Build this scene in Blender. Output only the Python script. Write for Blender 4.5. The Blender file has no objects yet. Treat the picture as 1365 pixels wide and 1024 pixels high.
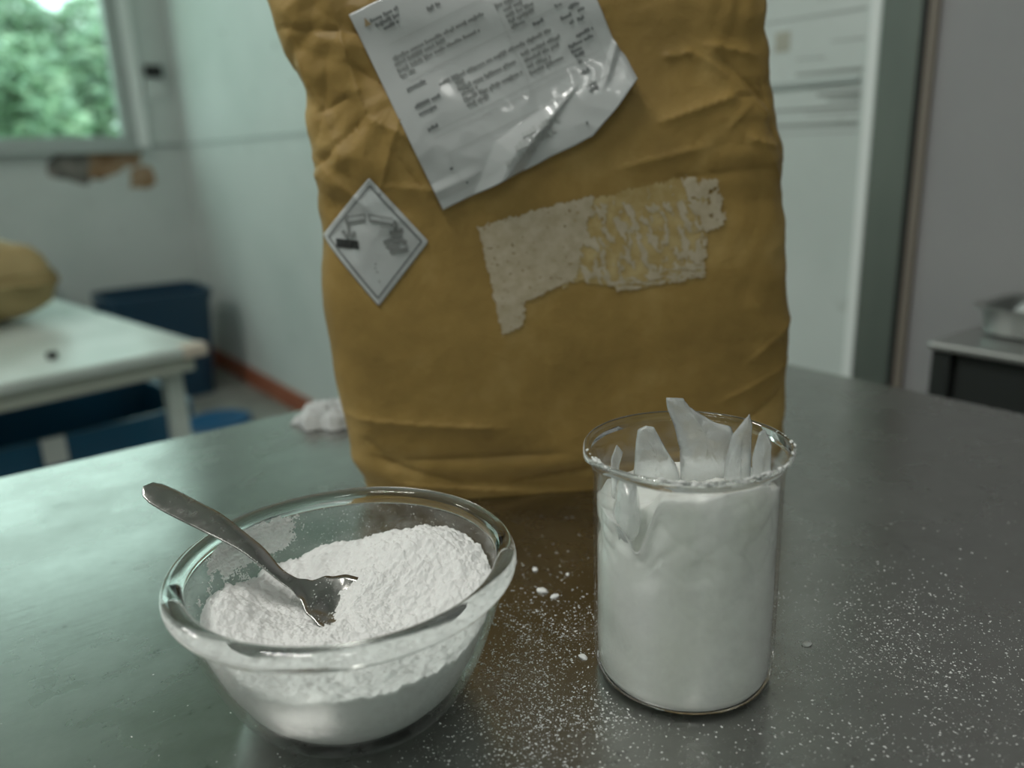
import bpy, bmesh, math, random
from mathutils import Vector, Matrix, noise
random.seed(7)
C = bpy.context.scene.collection
R = math.radians
PI = math.pi

# ------------------------------------------------------------------ camera
YAW, PITCH, ROLL, FPX = R(36.0959), R(16.1919), R(2.2041), 1072.028
fw = Vector((math.sin(YAW)*math.cos(PITCH), math.cos(YAW)*math.cos(PITCH), -math.sin(PITCH)))
rt = Vector((math.cos(YAW), -math.sin(YAW), 0)); up = rt.cross(fw)
RT = math.cos(ROLL)*rt - math.sin(ROLL)*up
UP = math.cos(ROLL)*up + math.sin(ROLL)*rt
cd = bpy.data.cameras.new('camera'); cam = bpy.data.objects.new('camera', cd); C.objects.link(cam)
m = Matrix((RT, UP, -fw)).transposed().to_4x4(); m.translation = (0, 0, 1.1593); cam.matrix_world = m
cd.sensor_width = 36; cd.lens = FPX*36/1365; cd.clip_start = .02; cd.clip_end = 200
cd.dof.use_dof = True; cd.dof.focus_distance = .415; cd.dof.aperture_fstop = 4.2
bpy.context.scene.camera = cam
# ------------------------------------------------------------------ sky and exposure
w = bpy.data.worlds.new('overcast_sky'); bpy.context.scene.world = w; w.use_nodes = True
w.node_tree.nodes['Background'].inputs[0].default_value = (.74, 1.0, .94, 1)
w.node_tree.nodes['Background'].inputs[1].default_value = 3.4
vs = bpy.context.scene.view_settings
vs.view_transform = 'Standard'; vs.look = 'None'; vs.gamma = 1; vs.exposure = -0.35; vs.use_curve_mapping = False
LAMP_W = 38.0

# ------------------------------------------------------------------ helpers
def tag(o, label=None, cat=None, group=None, kind=None):
    if label: o['label'] = label
    if cat: o['category'] = cat
    if group: o['group'] = group
    if kind: o['kind'] = kind
    return o
def empty(name, loc, rz=0):
    o = bpy.data.objects.new(name, None); C.objects.link(o); o.location = loc; o.rotation_euler = (0, 0, rz)
    o.empty_display_size = .02
    return o
def mesh(name, V, F, mat=None, parent=None, smooth=False, loc=None):
    me = bpy.data.meshes.new(name); me.from_pydata([tuple(v) for v in V], [], F); me.update()
    if mat: me.materials.append(mat)
    if smooth: me.polygons.foreach_set('use_smooth', [True]*len(me.polygons))
    o = bpy.data.objects.new(name, me); C.objects.link(o)
    if parent: o.parent = parent
    if loc: o.location = loc
    return o
def from_bm(name, bm, mat=None, parent=None, smooth=False):
    me = bpy.data.meshes.new(name); bmesh.ops.recalc_face_normals(bm, faces=bm.faces[:]); bm.to_mesh(me); bm.free()
    if mat: me.materials.append(mat)
    if smooth: me.polygons.foreach_set('use_smooth', [True]*len(me.polygons))
    o = bpy.data.objects.new(name, me); C.objects.link(o)
    if parent: o.parent = parent
    return o
def bbox(bm, x0, x1, y0, y1, z0, z1, bev=0, seg=2):
    t = bmesh.new()
    bmesh.ops.create_cube(t, size=1, matrix=Matrix.Translation(((x0+x1)/2, (y0+y1)/2, (z0+z1)/2)) @ Matrix.Diagonal((x1-x0, y1-y0, z1-z0, 1)))
    if bev: bmesh.ops.bevel(t, geom=t.edges[:], offset=bev, segments=seg, affect='EDGES', profile=.5)
    me = bpy.data.meshes.new('tmp'); t.to_mesh(me); t.free(); bm.from_mesh(me); bpy.data.meshes.remove(me)
def box(name, x0, x1, y0, y1, z0, z1, mat, parent=None, bev=0, seg=2):
    bm = bmesh.new(); bbox(bm, x0, x1, y0, y1, z0, z1, bev, seg)
    return from_bm(name, bm, mat, parent)
def lathe(name, prof, n, mat, parent=None, closed=False, fr=None, smooth=True):
    """prof: list of (r,z); closed joins the last ring to the first"""
    V = []; F = []
    for r, z in prof:
        for k in range(n):
            a = 2*PI*k/n
            rr, zz = fr(r, z, a) if fr else (r, z)
            V.append((rr*math.cos(a), rr*math.sin(a), zz))
    L = len(prof)
    for i in range(L if closed else L-1):
        j = (i+1) % L
        for k in range(n):
            F.append((i*n+k, i*n+(k+1) % n, j*n+(k+1) % n, j*n+k))
    if not closed:
        if prof[0][0] < .02 and prof[0][0] > 0: F.append(tuple(range(n-1, -1, -1)))
        if prof[-1][0] < .02 and prof[-1][0] > 0: F.append(tuple((L-1)*n+k for k in range(n)))
    return mesh(name, V, F, mat, parent, smooth)
def smooth_profile(pts, per=6):
    out = []
    P = [pts[0]] + list(pts) + [pts[-1]]
    for i in range(1, len(P)-2):
        p0, p1, p2, p3 = P[i-1], P[i], P[i+1], P[i+2]
        for k in range(per):
            t = k/per
            out.append(tuple(.5*((2*p1[j])+(-p0[j]+p2[j])*t+(2*p0[j]-5*p1[j]+4*p2[j]-p3[j])*t*t+(-p0[j]+3*p1[j]-3*p2[j]+p3[j])*t**3) for j in range(len(p1))))
    out.append(pts[-1])
    return out
def lerp_tab(tab, x):
    if x <= tab[0][0]: return tab[0][1]
    for (a, b), (c, d) in zip(tab, tab[1:]):
        if x <= c:
            t = (x-a)/(c-a); t = t*t*(3-2*t); return b+(d-b)*t
    return tab[-1][1]
def sstep(a, b, x):
    t = max(0, min(1, (x-a)/(b-a))); return t*t*(3-2*t)
def nz(x, y, z=0): return noise.noise(Vector((x, y, z)))

# ------------------------------------------------------------------ materials
def mat(name, col, rough=.5, metal=0, **kw):
    M = bpy.data.materials.new(name); M.use_nodes = True
    b = M.node_tree.nodes['Principled BSDF']
    b.inputs['Base Color'].default_value = (*col, 1); b.inputs['Roughness'].default_value = rough
    b.inputs['Metallic'].default_value = metal
    for k, v in kw.items(): b.inputs[k.replace('_', ' ')].default_value = v
    return M
def N(M, t, **kw):
    n = M.node_tree.nodes.new(t)
    for k, v in kw.items(): setattr(n, k, v)
    return n
def L(M, a, b): M.node_tree.links.new(a, b)
def ramp(M, src, stops):
    r = N(M, 'ShaderNodeValToRGB'); e = r.color_ramp.elements
    while len(e) < len(stops): e.new(.5)
    for el, (p, c) in zip(e, stops): el.position = p; el.color = (*c, 1)
    L(M, src, r.inputs[0]); return r
def coords(M, scale=(1, 1, 1), kind='Object', rot=(0, 0, 0)):
    t = N(M, 'ShaderNodeTexCoord'); mp = N(M, 'ShaderNodeMapping'); mp.inputs['Scale'].default_value = scale; mp.inputs['Rotation'].default_value = rot
    L(M, t.outputs[kind], mp.inputs[0]); return mp.outputs[0]
def noise_tex(M, vec, scale, detail=4, rough=.55):
    n = N(M, 'ShaderNodeTexNoise'); n.inputs['Scale'].default_value = scale; n.inputs['Detail'].default_value = detail; n.inputs['Roughness'].default_value = rough
    L(M, vec, n.inputs['Vector']); return n
def bump(M, src, strength, dist):
    b = N(M, 'ShaderNodeBump'); b.inputs['Strength'].default_value = strength; b.inputs['Distance'].default_value = dist
    L(M, src, b.inputs['Height']); L(M, b.outputs[0], M.node_tree.nodes['Principled BSDF'].inputs['Normal']); return b
def speckled(name, c0, c1, scale, rough=.5, lo=.35, hi=.65, bs=0, bd=.001, vscale=(1, 1, 1), detail=5, **kw):
    M = mat(name, c0, rough, **kw); v = coords(M, vscale); n = noise_tex(M, v, scale, detail)
    r = ramp(M, n.outputs['Fac'], [(lo, c0), (hi, c1)])
    L(M, r.outputs[0], M.node_tree.nodes['Principled BSDF'].inputs['Base Color'])
    if bs: bump(M, n.outputs['Fac'], bs, bd)
    return M

# stainless table top: brushed, worn, dusty
steel = mat('brushed_steel', (.5, .5, .49), .34, 1)
_b = steel.node_tree.nodes['Principled BSDF']
v = coords(steel, (1, 1, 1)); vs_ = coords(steel, (3, 60, 1), rot=(0, 0, R(20)))
n1 = noise_tex(steel, v, 9, 6, .65); n2 = noise_tex(steel, vs_, 6, 5, .6); n3 = noise_tex(steel, v, 55, 6, .7)
r1 = ramp(steel, n1.outputs['Fac'], [(.3, (.20, .20, .20)), (.7, (.33, .33, .33))]); L(steel, r1.outputs[0], _b.inputs['Roughness'])
r2 = ramp(steel, n3.outputs['Fac'], [(.27, (.23, .225, .215)), (.36, (.38, .375, .36)), (.7, (.43, .425, .41))]); L(steel, r2.outputs[0], _b.inputs['Base Color'])
mx = N(steel, 'ShaderNodeMath', operation='ADD'); L(steel, n2.outputs['Fac'], mx.inputs[0]); L(steel, n1.outputs['Fac'], mx.inputs[1])
bump(steel, mx.outputs[0], .05, .0010)
steel_leg = mat('steel_tube', (.42, .42, .41), .4, 1)
spoon_m = mat('spoon_steel', (.55, .54, .52), .19, 1)
v = coords(spoon_m, (4, 4, 4)); n1 = noise_tex(spoon_m, v, 60, 4); r1 = ramp(spoon_m, n1.outputs['Fac'], [(.35, (.14,)*3), (.65, (.28,)*3)]); L(spoon_m, r1.outputs[0], spoon_m.node_tree.nodes['Principled BSDF'].inputs['Roughness'])

kraft = mat('kraft_paper', (.33, .215, .075), .42)
kb = kraft.node_tree.nodes['Principled BSDF']; kb.inputs['Specular IOR Level'].default_value = .35
v = coords(kraft); n1 = noise_tex(kraft, v, 14, 6, .6); n2 = noise_tex(kraft, v, 90, 5, .6)
r1 = ramp(kraft, n1.outputs['Fac'], [(.28, (.25, .160, .044)), (.52, (.33, .212, .060)), (.72, (.43, .295, .105))])
L(kraft, r1.outputs[0], kb.inputs['Base Color'])
r2 = ramp(kraft, n1.outputs['Fac'], [(.35, (.50,)*3), (.65, (.66,)*3)]); L(kraft, r2.outputs[0], kb.inputs['Roughness'])
vv = N(kraft, 'ShaderNodeTexVoronoi', feature='DISTANCE_TO_EDGE'); vv.inputs['Scale'].default_value = 30; L(kraft, v, vv.inputs['Vector'])
mm = N(kraft, 'ShaderNodeMath', operation='MULTIPLY_ADD'); L(kraft, vv.outputs['Distance'], mm.inputs[0]); mm.inputs[1].default_value = .25; L(kraft, n2.outputs['Fac'], mm.inputs[2])
bump(kraft, mm.outputs[0], .26, .003)
kraft_far = speckled('kraft_paper_far', (.30, .22, .09), (.42, .32, .15), 6, .6, bs=.4, bd=.01)

sheet_m = mat('sheet_in_plastic', (.47, .49, .49), .5, Coat_Weight=.7, Coat_Roughness=.12)
v = coords(sheet_m); n1 = noise_tex(sheet_m, v, 40, 4); bump(sheet_m, n1.outputs['Fac'], .05, .002)
plastic_tip = mat('clear_plastic_edge', (.62, .62, .58), .22, Coat_Weight=.6, Coat_Roughness=.1)
ink = mat('grey_ink', (.13, .14, .14), .5)
ink_soft = mat('faded_ink', (.20, .21, .205), .5)
ink_black = mat('black_ink', (.022, .024, .024), .5)
ink_rule = mat('ruled_line', (.40, .42, .41), .5)
ink_tan = mat('tan_ink', (.30, .22, .12), .5)
label_m = speckled('label_paper', (.46, .49, .49), (.50, .52, .52), 60, .45)
resid_m = speckled('torn_paper', (.42, .35, .23), (.52, .45, .33), 130, .5, .35, .7, bs=.2, bd=.0006)
film_m = speckled('glue_film', (.40, .285, .105), (.50, .385, .18), 90, .26, .4, .62, bs=.25, bd=.0008)

powder_m = mat('white_powder', (.86, .86, .85), .85)
v = coords(powder_m); n1 = noise_tex(powder_m, v, 700, 3, .7); bump(powder_m, n1.outputs['Fac'], .4, .0012)
smear_m = bpy.data.materials.new('thin_powder_layer'); smear_m.use_nodes = True; smear_m.node_tree.nodes.clear()
_o = N(smear_m, 'ShaderNodeOutputMaterial'); _d = N(smear_m, 'ShaderNodeBsdfDiffuse'); _t = N(smear_m, 'ShaderNodeBsdfTranslucent'); _a = N(smear_m, 'ShaderNodeMixShader')
_d.inputs[0].default_value = (.9, .9, .89, 1); _t.inputs[0].default_value = (.9, .9, .89, 1); L(smear_m, _d.outputs[0], _a.inputs[1]); L(smear_m, _t.outputs[0], _a.inputs[2]); L(smear_m, _a.outputs[0], _o.inputs[0])
crumb_m = mat('powder_crumb', (.80, .81, .80), .85)
slurry_m = mat('milky_slurry', (.78, .80, .76), .32, Coat_Weight=.4, Coat_Roughness=.1, Subsurface_Weight=.7, Subsurface_Radius=(1, 1, 1), Subsurface_Scale=.015)
v = coords(slurry_m, (1, 1, .35)); n1 = noise_tex(slurry_m, v, 45, 5); r1 = ramp(slurry_m, n1.outputs['Fac'], [(.3, (.85, .87, .82)), (.7, (.92, .94, .91))]); L(slurry_m, r1.outputs[0], slurry_m.node_tree.nodes['Principled BSDF'].inputs['Base Color'])
gel_m = mat('icy_gel', (.88, .91, .91), .22, Transmission_Weight=.72, IOR=1.31, Subsurface_Weight=.3, Subsurface_Radius=(.01, .01, .01), Coat_Weight=1.0, Coat_Roughness=.05)
v = coords(gel_m); n1 = noise_tex(gel_m, v, 120, 5); bump(gel_m, n1.outputs['Fac'], .6, .0025)

def thin_glass(name, tint, boost=1.0, ior=1.5, dust=0):
    M = bpy.data.materials.new(name); M.use_nodes = True; nt = M.node_tree; nt.nodes.clear()
    o = N(M, 'ShaderNodeOutputMaterial'); t = N(M, 'ShaderNodeBsdfTransparent'); t.inputs[0].default_value = (*tint, 1)
    g = N(M, 'ShaderNodeBsdfGlossy'); g.inputs['Roughness'].default_value = .03; g.inputs['Color'].default_value = (boost,)*3+(1,)
    lw = N(M, 'ShaderNodeLayerWeight'); lw.inputs[0].default_value = .5
    pw = N(M, 'ShaderNodeMath', operation='POWER'); L(M, lw.outputs['Facing'], pw.inputs[0]); pw.inputs[1].default_value = 4.5
    f = N(M, 'ShaderNodeMath', operation='MULTIPLY_ADD'); L(M, pw.outputs[0], f.inputs[0]); f.inputs[1].default_value = .75; f.inputs[2].default_value = .035
    x = N(M, 'ShaderNodeMixShader'); L(M, f.outputs[0], x.inputs[0]); L(M, t.outputs[0], x.inputs[1]); L(M, g.outputs[0], x.inputs[2])
    out = x
    if dust:
        d = N(M, 'ShaderNodeBsdfDiffuse'); d.inputs[0].default_value = (.8, .82, .82, 1)
        vec = coords(M); n = noise_tex(M, vec, 60, 6, .7); r = ramp(M, n.outputs['Fac'], [(.45, (0, 0, 0)), (.8, (dust,)*3)])
        x2 = N(M, 'ShaderNodeMixShader'); L(M, r.outputs[0], x2.inputs[0]); L(M, x.outputs[0], x2.inputs[1]); L(M, d.outputs[0], x2.inputs[2]); out = x2
    L(M, out.outputs[0], o.inputs[0]); return M
glass_wall = thin_glass('glass_wall', (.925, .945, .94), dust=.20)
beaker_wall = thin_glass('beaker_wall', (.985, .99, .988), dust=.10)
glass_rim = mat('glass_rim', (.93, .97, .96), .01, Transmission_Weight=1, IOR=1.48)
pane_m = thin_glass('window_pane', (.95, .98, .96))

wall_m = mat('painted_wall', (.62, .68, .66), .45)
wb = wall_m.node_tree.nodes['Principled BSDF']
v = coords(wall_m); n1 = noise_tex(wall_m, v, 1.6, 6, .6); n2 = noise_tex(wall_m, v, 7, 5, .65)
r1 = ramp(wall_m, n1.outputs['Fac'], [(.3, (.55, .61, .59)), (.6, (.65, .70, .685))])
r2 = ramp(wall_m, n2.outputs['Fac'], [(.22, (.62, .62, .58)), (.36, (1, 1, 1))])
mu = N(wall_m, 'ShaderNodeMixRGB', blend_type='MULTIPLY'); mu.inputs[0].default_value = .8; L(wall_m, r1.outputs[0], mu.inputs[1]); L(wall_m, r2.outputs[0], mu.inputs[2]); L(wall_m, mu.outputs[0], wb.inputs['Base Color'])
wall2_m = speckled('greyed_wall', (.30, .30, .31), (.35, .345, .35), 2.2, .5)
ceil_m = speckled('ceiling_paint', (.62, .64, .62), (.70, .71, .70), 2, .8)
floor_m = speckled('concrete_floor', (.20, .21, .19), (.32, .33, .30), 3.5, .5, detail=8)
skirt_m = speckled('red_tile_skirting', (.30, .085, .04), (.38, .13, .07), 8, .45)
frame_m = mat('window_frame', (.42, .47, .455), .4)
white_trim = mat('white_trim', (.84, .88, .87), .4)
grey_ledge = mat('grey_ledge', (.40, .45, .44), .5)
peel_d = speckled('peeled_grey', (.12, .12, .11), (.30, .28, .25), 14, .8)
peel_b = speckled('peeled_brown', (.26, .15, .07), (.42, .30, .20), 16, .8)
jamb_m = speckled('galvanised_jamb', (.15, .175, .16), (.22, .245, .22), 4, .38, metal=.7, vscale=(1, 1, .3))
brown_m = mat('brown_strip', (.21, .18, .15), .5)
black_m = mat('black_rubber', (.012, .013, .013), .5)
scuff_m = mat('scuff', (.27, .29, .28), .7)
scuff_lt = mat('faint_scuff', (.42, .45, .44), .7)
beige_m = mat('beige_sticker', (.43, .43, .36), .6)
wtab_m = speckled('chipped_white_paint', (.50, .57, .53), (.62, .69, .655), 7, .3, bs=0)
wtab_edge = mat('grey_table_edge', (.42, .46, .40), .5)
chip_m = mat('chipped_wood', (.62, .55, .46), .6)
blue_m = mat('dark_blue_plastic', (.010, .045, .085), .35)
blue2_m = mat('blue_plastic', (.018, .125, .24), .35)
blue3_m = mat('blue_lid', (.015, .10, .22), .4)
teal_m = mat('teal_plastic', (.015, .05, .055), .4)
tissue_m = mat('tissue', (.55, .57, .57), .8)
cab_dark = mat('dark_panel', (.014, .017, .016), .6)
cab_top = mat('cabinet_steel', (.42, .43, .42), .35, .85)
tube_m = bpy.data.materials.new('lamp_tube'); tube_m.use_nodes = True
tb = tube_m.node_tree.nodes['Principled BSDF']; tb.inputs['Emission Color'].default_value = (.92, 1, .95, 1); tb.inputs['Emission Strength'].default_value = 6
lamp_body = mat('lamp_body', (.7, .72, .72), .5)
leaf_ms = [mat('leaf_%d' % i, c, .45, Subsurface_Weight=0) for i, c in enumerate([(.26, .40, .25), (.19, .31, .19), (.37, .50, .33), (.28, .41, .30)])]
bark_m = mat('bark', (.14, .10, .07), .8)
grass_m = speckled('grass', (.12, .26, .09), (.22, .38, .15), 3, .8)

# ------------------------------------------------------------------ room shell (x: across, y: along the right wall)
X0, X1, Y0, Y1, ZC = -3.2, 1.33, -2.4, 4.85, 3.4
def structure(o): o['kind'] = 'structure'; return o
structure(box('floor', X0-.2, X1+.2, Y0-.2, Y1+.2, -.1, 0, floor_m))
structure(box('ceiling', X0-.2, X1+.2, Y0-.2, Y1+.2, ZC, ZC+.1, ceil_m))
WX0, WX1, WZ0, WZ1 = -1.35, 1.10, 1.255, 3.05      # window opening in the back wall
bm = bmesh.new()
bbox(bm, X0-.2, WX0, Y1, Y1+.2, 0, ZC); bbox(bm, WX1, X1+.2, Y1, Y1+.2, 0, ZC)
bbox(bm, WX0, WX1, Y1, Y1+.2, 0, WZ0); bbox(bm, WX0, WX1, Y1, Y1+.2, WZ1, ZC)
wall_back = structure(from_bm('wall_back', bm, wall_m))
wall_right = structure(box('wall_right', X1, X1+.2, .69, Y1, 0, ZC, wall_m))
structure(box('wall_near_right', X1, X1+.2, Y0, .69, 0, ZC, wall2_m))
structure(box('wall_left', X0-.2, X0, Y0, Y1, 0, ZC, wall_m))
structure(box('wall_front', X0-.2, X1+.2, Y0-.2, Y0, 0, ZC, wall_m))
structure(box('baseboard_right', X1-.012, X1, .9, Y1, 0, .10, skirt_m, bev=.003))
structure(box('baseboard_back', X0, X1-.013, Y1-.012, Y1, 0, .10, skirt_m, bev=.003))
structure(box('trim_1', X1-.006, X1, .80, Y1-.007, 1.249, 1.258, grey_ledge))
structure(box('trim_2', WX1+.06, X1-.007, Y1-.008, Y1, 1.243, 1.268, grey_ledge))
# strips beside the far end of the right wall
structure(box('trim_3', X1-.008, X1, .768, .788, 0, ZC, white_trim, bev=.003))
structure(box('trim_4', X1-.010, X1, .700, .767, 0, ZC, jamb_m, bev=.003))
structure(box('trim_5', X1-.010, X1, .6925, .699, 0, ZC, black_m))
structure(box('trim_6', X1-.008, X1, .676, .692, 0, ZC, brown_m, bev=.002))
# scuffs and sticker on the right wall (parts of the wall)
def scuff(y0, y1, z0, z1, h, m):
    V = [(X1-.0008, y0, z0-h), (X1-.0008, y1, z1-h*.5), (X1-.0008, y1, z1+h*.5), (X1-.0008, y0, z0+h)]
    V += [(X1+.0005, *p[1:]) for p in V]
    return mesh('scuff_mark', V, [(0, 1, 2, 3), (4, 7, 6, 5), (0, 4, 5, 1), (1, 5, 6, 2), (2, 6, 7, 3), (3, 7, 4, 0)], m, wall_right)
for y0, y1, z, h, mm_ in [(.798, .925, 1.268, .0035, scuff_m), (.798, .90, 1.243, .003, scuff_lt), (.798, .88, 1.231, .0045, scuff_m), (.798, .86, 1.221, .0035, scuff_m),
                          (.798, .97, 1.209, .003, scuff_m), (.798, .90, 1.199, .003, scuff_lt), (.798, .98, 1.182, .004, scuff_m), (.798, .975, 1.168, .002, scuff_lt),
                          (.798, 1.00, 1.362, .0025, scuff_lt), (.798, .86, 1.316, .0022, scuff_lt), (.87, .925, 1.294, .002, scuff_lt)]:
    scuff(y0, y1, z, z+.002, h, mm_)
box('paper_square', X1-.0012, X1, .942, .972, 1.312, 1.345, beige_m, wall_right)['label'] = 'small beige paper square stuck on the wall'
for y, z, r in ((3.95, 1.72, .013), (3.35, 1.60, .015), (2.98, 1.02, .016), (3.2, 1.45, .010), (2.7, .62, .012)):
    V = [(X1-.0008, y+r*(1+.3*nz(k, y))*math.cos(k*PI/7), z+r*(1+.3*nz(k, z))*math.sin(k*PI/7)) for k in range(14)]; V += [(X1+.0005, *p[1:]) for p in V]
    mesh('stain_spot', V, [tuple(range(14)), tuple(range(27, 13, -1))]+[(k, 14+k, 14+(k+1) % 14, (k+1) % 14) for k in range(14)], scuff_lt, wall_right)
# peeled paint below the window
def blob(name, cx, cz, rx, rz, seed, m, th, parent, n=40, jag=.35):
    V = []
    for k in range(n):
        a = 2*PI*k/n; q = 1+jag*nz(math.cos(a)*1.7+seed, math.sin(a)*1.7, seed*1.3)*1.6
        sx = math.copysign(abs(math.cos(a))**.7, math.cos(a)); sz = math.copysign(abs(math.sin(a))**.7, math.sin(a))
        V.append((cx+rx*q*sx, Y1-th, cz+rz*q*sz))
    V += [(x, Y1+.001, z) for x, y, z in V]
    F = [tuple(range(n)), tuple(range(2*n-1, n-1, -1))]+[(k, n+k, n+(k+1) % n, (k+1) % n) for k in range(n)]
    return mesh(name, V, F, m, parent)
for a in [(.745, 1.165, .085, .085, 3, peel_d, .003), (.84, 1.15, .07, .06, 8, peel_d, .002), (.90, 1.17, .10, .055, 5, peel_b, .0025), (.865, 1.13, .035, .035, 2, peel_b, .004),
          (1.01, 1.19, .10, .05, 11, peel_b, .003), (1.085, 1.09, .06, .06, 14, peel_b, .004)]:
    blob('peeled_patch', *a, wall_back)
# window
win = structure(empty('window_1', ((WX0+WX1)/2, Y1, WZ0)))
def wpart(name, x0, x1, y0, y1, z0, z1, m, bev=.004):
    o = box(name, x0-win.location.x, x1-win.location.x, y0-Y1, y1-Y1, z0-WZ0, z1-WZ0, m, win, bev); return o
wpart('frame_sill', WX0, WX1, Y1+.02, Y1+.10, WZ0, WZ0+.055, frame_m)
wpart('frame_head', WX0, WX1, Y1+.02, Y1+.10, WZ1-.06, WZ1, frame_m)
wpart('frame_jamb', WX1-.07, WX1, Y1+.02, Y1+.10, WZ0+.055, WZ1-.06, frame_m)
wpart('frame_jamb', WX0, WX0+.07, Y1+.02, Y1+.10, WZ0+.055, WZ1-.06, frame_m)
wpart('mullion', -.20, -.13, Y1+.02, Y1+.10, WZ0+.055, WZ1-.06, frame_m)
wpart('pane', -.13, WX1-.07, Y1+.055, Y1+.060, WZ0+.055, WZ1-.06, pane_m, 0)
wpart('pane', WX0+.07, -.20, Y1+.055, Y1+.060, WZ0+.055, WZ1-.06, pane_m, 0)
wpart('casing', WX1, WX1+.055, Y1-.02, Y1, WZ0-.01, WZ1+.05, white_trim)
wpart('casing', WX0-.055, WX0, Y1-.02, Y1, WZ0-.01, WZ1+.05, white_trim)
wpart('sill_board', WX0-.06, WX1+.002, Y1-.05, Y1+.02, WZ0-.03, WZ0, frame_m)
# switch box by the window
sw = empty('wall_switch', (1.225, Y1, 1.60)); tag(sw, 'wall switch plate with black module beside the window', 'switch')
box('plate', -.052, .052, -.012, 0, -.11, .10, wall_m, sw, .004); box('module', -.045, .045, -.03, -.012, .005, .068, black_m, sw, .004)
# ------------------------------------------------------------------ ceiling lamps
def lamp(x, y, label, power=1.0):
    t = empty('ceiling_lamp', (x, y, ZC)); tag(t, label, 'lamp', 'fluorescent ceiling lamps')
    box('body', -.07, .07, -.62, .62, -.06, 0, lamp_body, t, .006)
    for s in (-.035, .035):
        bm = bmesh.new(); bmesh.ops.create_cone(bm, cap_ends=True, segments=14, radius1=.013, radius2=.013, depth=1.18, matrix=Matrix.Translation((s, 0, -.078)) @ Matrix.Rotation(PI/2, 4, 'X'))
        from_bm('tube', bm, tube_m, t, True)
    ld = bpy.data.lights.new('tube_light', 'AREA'); ld.shape = 'RECTANGLE'; ld.size = .12; ld.size_y = 1.18; ld.energy = LAMP_W*power; ld.color = (1, .985, .93)
    lo = bpy.data.objects.new('tube_light', ld); C.objects.link(lo); lo.parent = t; lo.location = (0, 0, -.096)
lamp(-.75, .55, 'twin tube fluorescent lamp on the ceiling above the steel table')
lamp(-.75, -1.5, 'added twin tube fill lamp, unseen, on the ceiling by the front wall', .30)  # added lamp behind the camera, unseen, brightens the sack, sheet and beaker fronts
lamp(-1.9, 3.2, 'twin tube fluorescent lamp on the ceiling above the white table')

# ------------------------------------------------------------------ outdoors
structure(box('ground_outside', -16, 18, Y1+.25, 30, -.5, -.4, grass_m))
def tree(name, x, y, h, rx, rz, cz, nleaf, seed, label):
    rnd = random.Random(seed); t = empty(name, (x, y, -.4)); tag(t, label, 'tree', 'trees outside the window')
    bm = bmesh.new(); bmesh.ops.create_cone(bm, cap_ends=True, segments=10, radius1=.11, radius2=.05, depth=cz, matrix=Matrix.Translation((0, 0, cz/2)))
    from_bm('trunk', bm, bark_m, t, True)
    lobes = []
    while len(lobes) < 26:
        a, b, c_ = (rnd.uniform(-1, 1) for _ in range(3))
        if a*a+b*b+c_*c_ < 1: lobes.append((a*rx*.66, b*rx*.66, cz+c_*rz*.66, rnd.uniform(.22, .36)*rx))
    groups = [([], []) for _ in leaf_ms]
    for i in range(nleaf):
        lx, ly, lz, lr = lobes[rnd.randrange(26)]
        d = Vector((rnd.gauss(0, 1), rnd.gauss(0, 1), rnd.gauss(0, 1))).normalized()*lr*rnd.uniform(.6, 1)**.5
        c = Vector((lx, ly, lz))+d; s = rnd.uniform(.06, .12)
        a = Vector((rnd.gauss(0, 1), rnd.gauss(0, 1), rnd.gauss(0, .6))).normalized(); b = a.orthogonal().normalized()
        V, F = groups[rnd.randrange(len(groups))]; k = len(V)
        V += [c-a*s, c+b*s*.5, c+a*s, c-b*s*.5]; F.append((k, k+1, k+2, k+3))
    V = []; F = []; mi = []
    for g, (v_, f_) in enumerate(groups):
        o = len(V); V += v_; F += [tuple(i+o for i in f) for f in f_]; mi += [g]*len(f_)
    fo = mesh('foliage', V, F, leaf_ms[0], t)
    for lm in leaf_ms[1:]: fo.data.materials.append(lm)
    fo.data.polygons.foreach_set('material_index', mi); tag(fo, kind='stuff')
for i, (x, y, rx, rz, cz, nl, lb) in enumerate([(.85, 9.4, .98, 1.25, 2.1, 9000, 'leafy green tree standing straight outside the window'), (2.9, 9.9, .95, 1.25, 2.1, 8000, 'leafy green tree hidden partly behind the window casing'),
        (-1.25, 9.4, .95, 1.0, 1.9, 7000, 'leafy green tree outside the far window pane'), (2.05, 12.6, 1.4, 1.75, 2.5, 11000, 'pale green tree of the second row outside the window'), (-.8, 12.6, 1.3, 1.75, 2.5, 9000, 'second row tree outside, seen past the mullion')]):
    tree('leafy_tree', x, y, 4, rx, rz, cz, nl, 40+i, lb)

# ------------------------------------------------------------------ steel table
TZ = .9
st = empty('steel_table', (0, 0, 0)); tag(st, 'large brushed stainless steel work table dusted with white powder', 'table')
box('tabletop', -1.0, .8211, -.45, .8025, TZ-.045, TZ, steel, st, .0035, 3)
for x, y in ((-.94, -.39), (.765, -.39), (-.94, .745), (.765, .745)): box('leg', x-.022, x+.022, y-.022, y+.022, .0, TZ-.045, steel_leg, st, .003)
box('shelf', -.96, .785, -.41, .765, .22, .24, steel_leg, st, .003)

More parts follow.
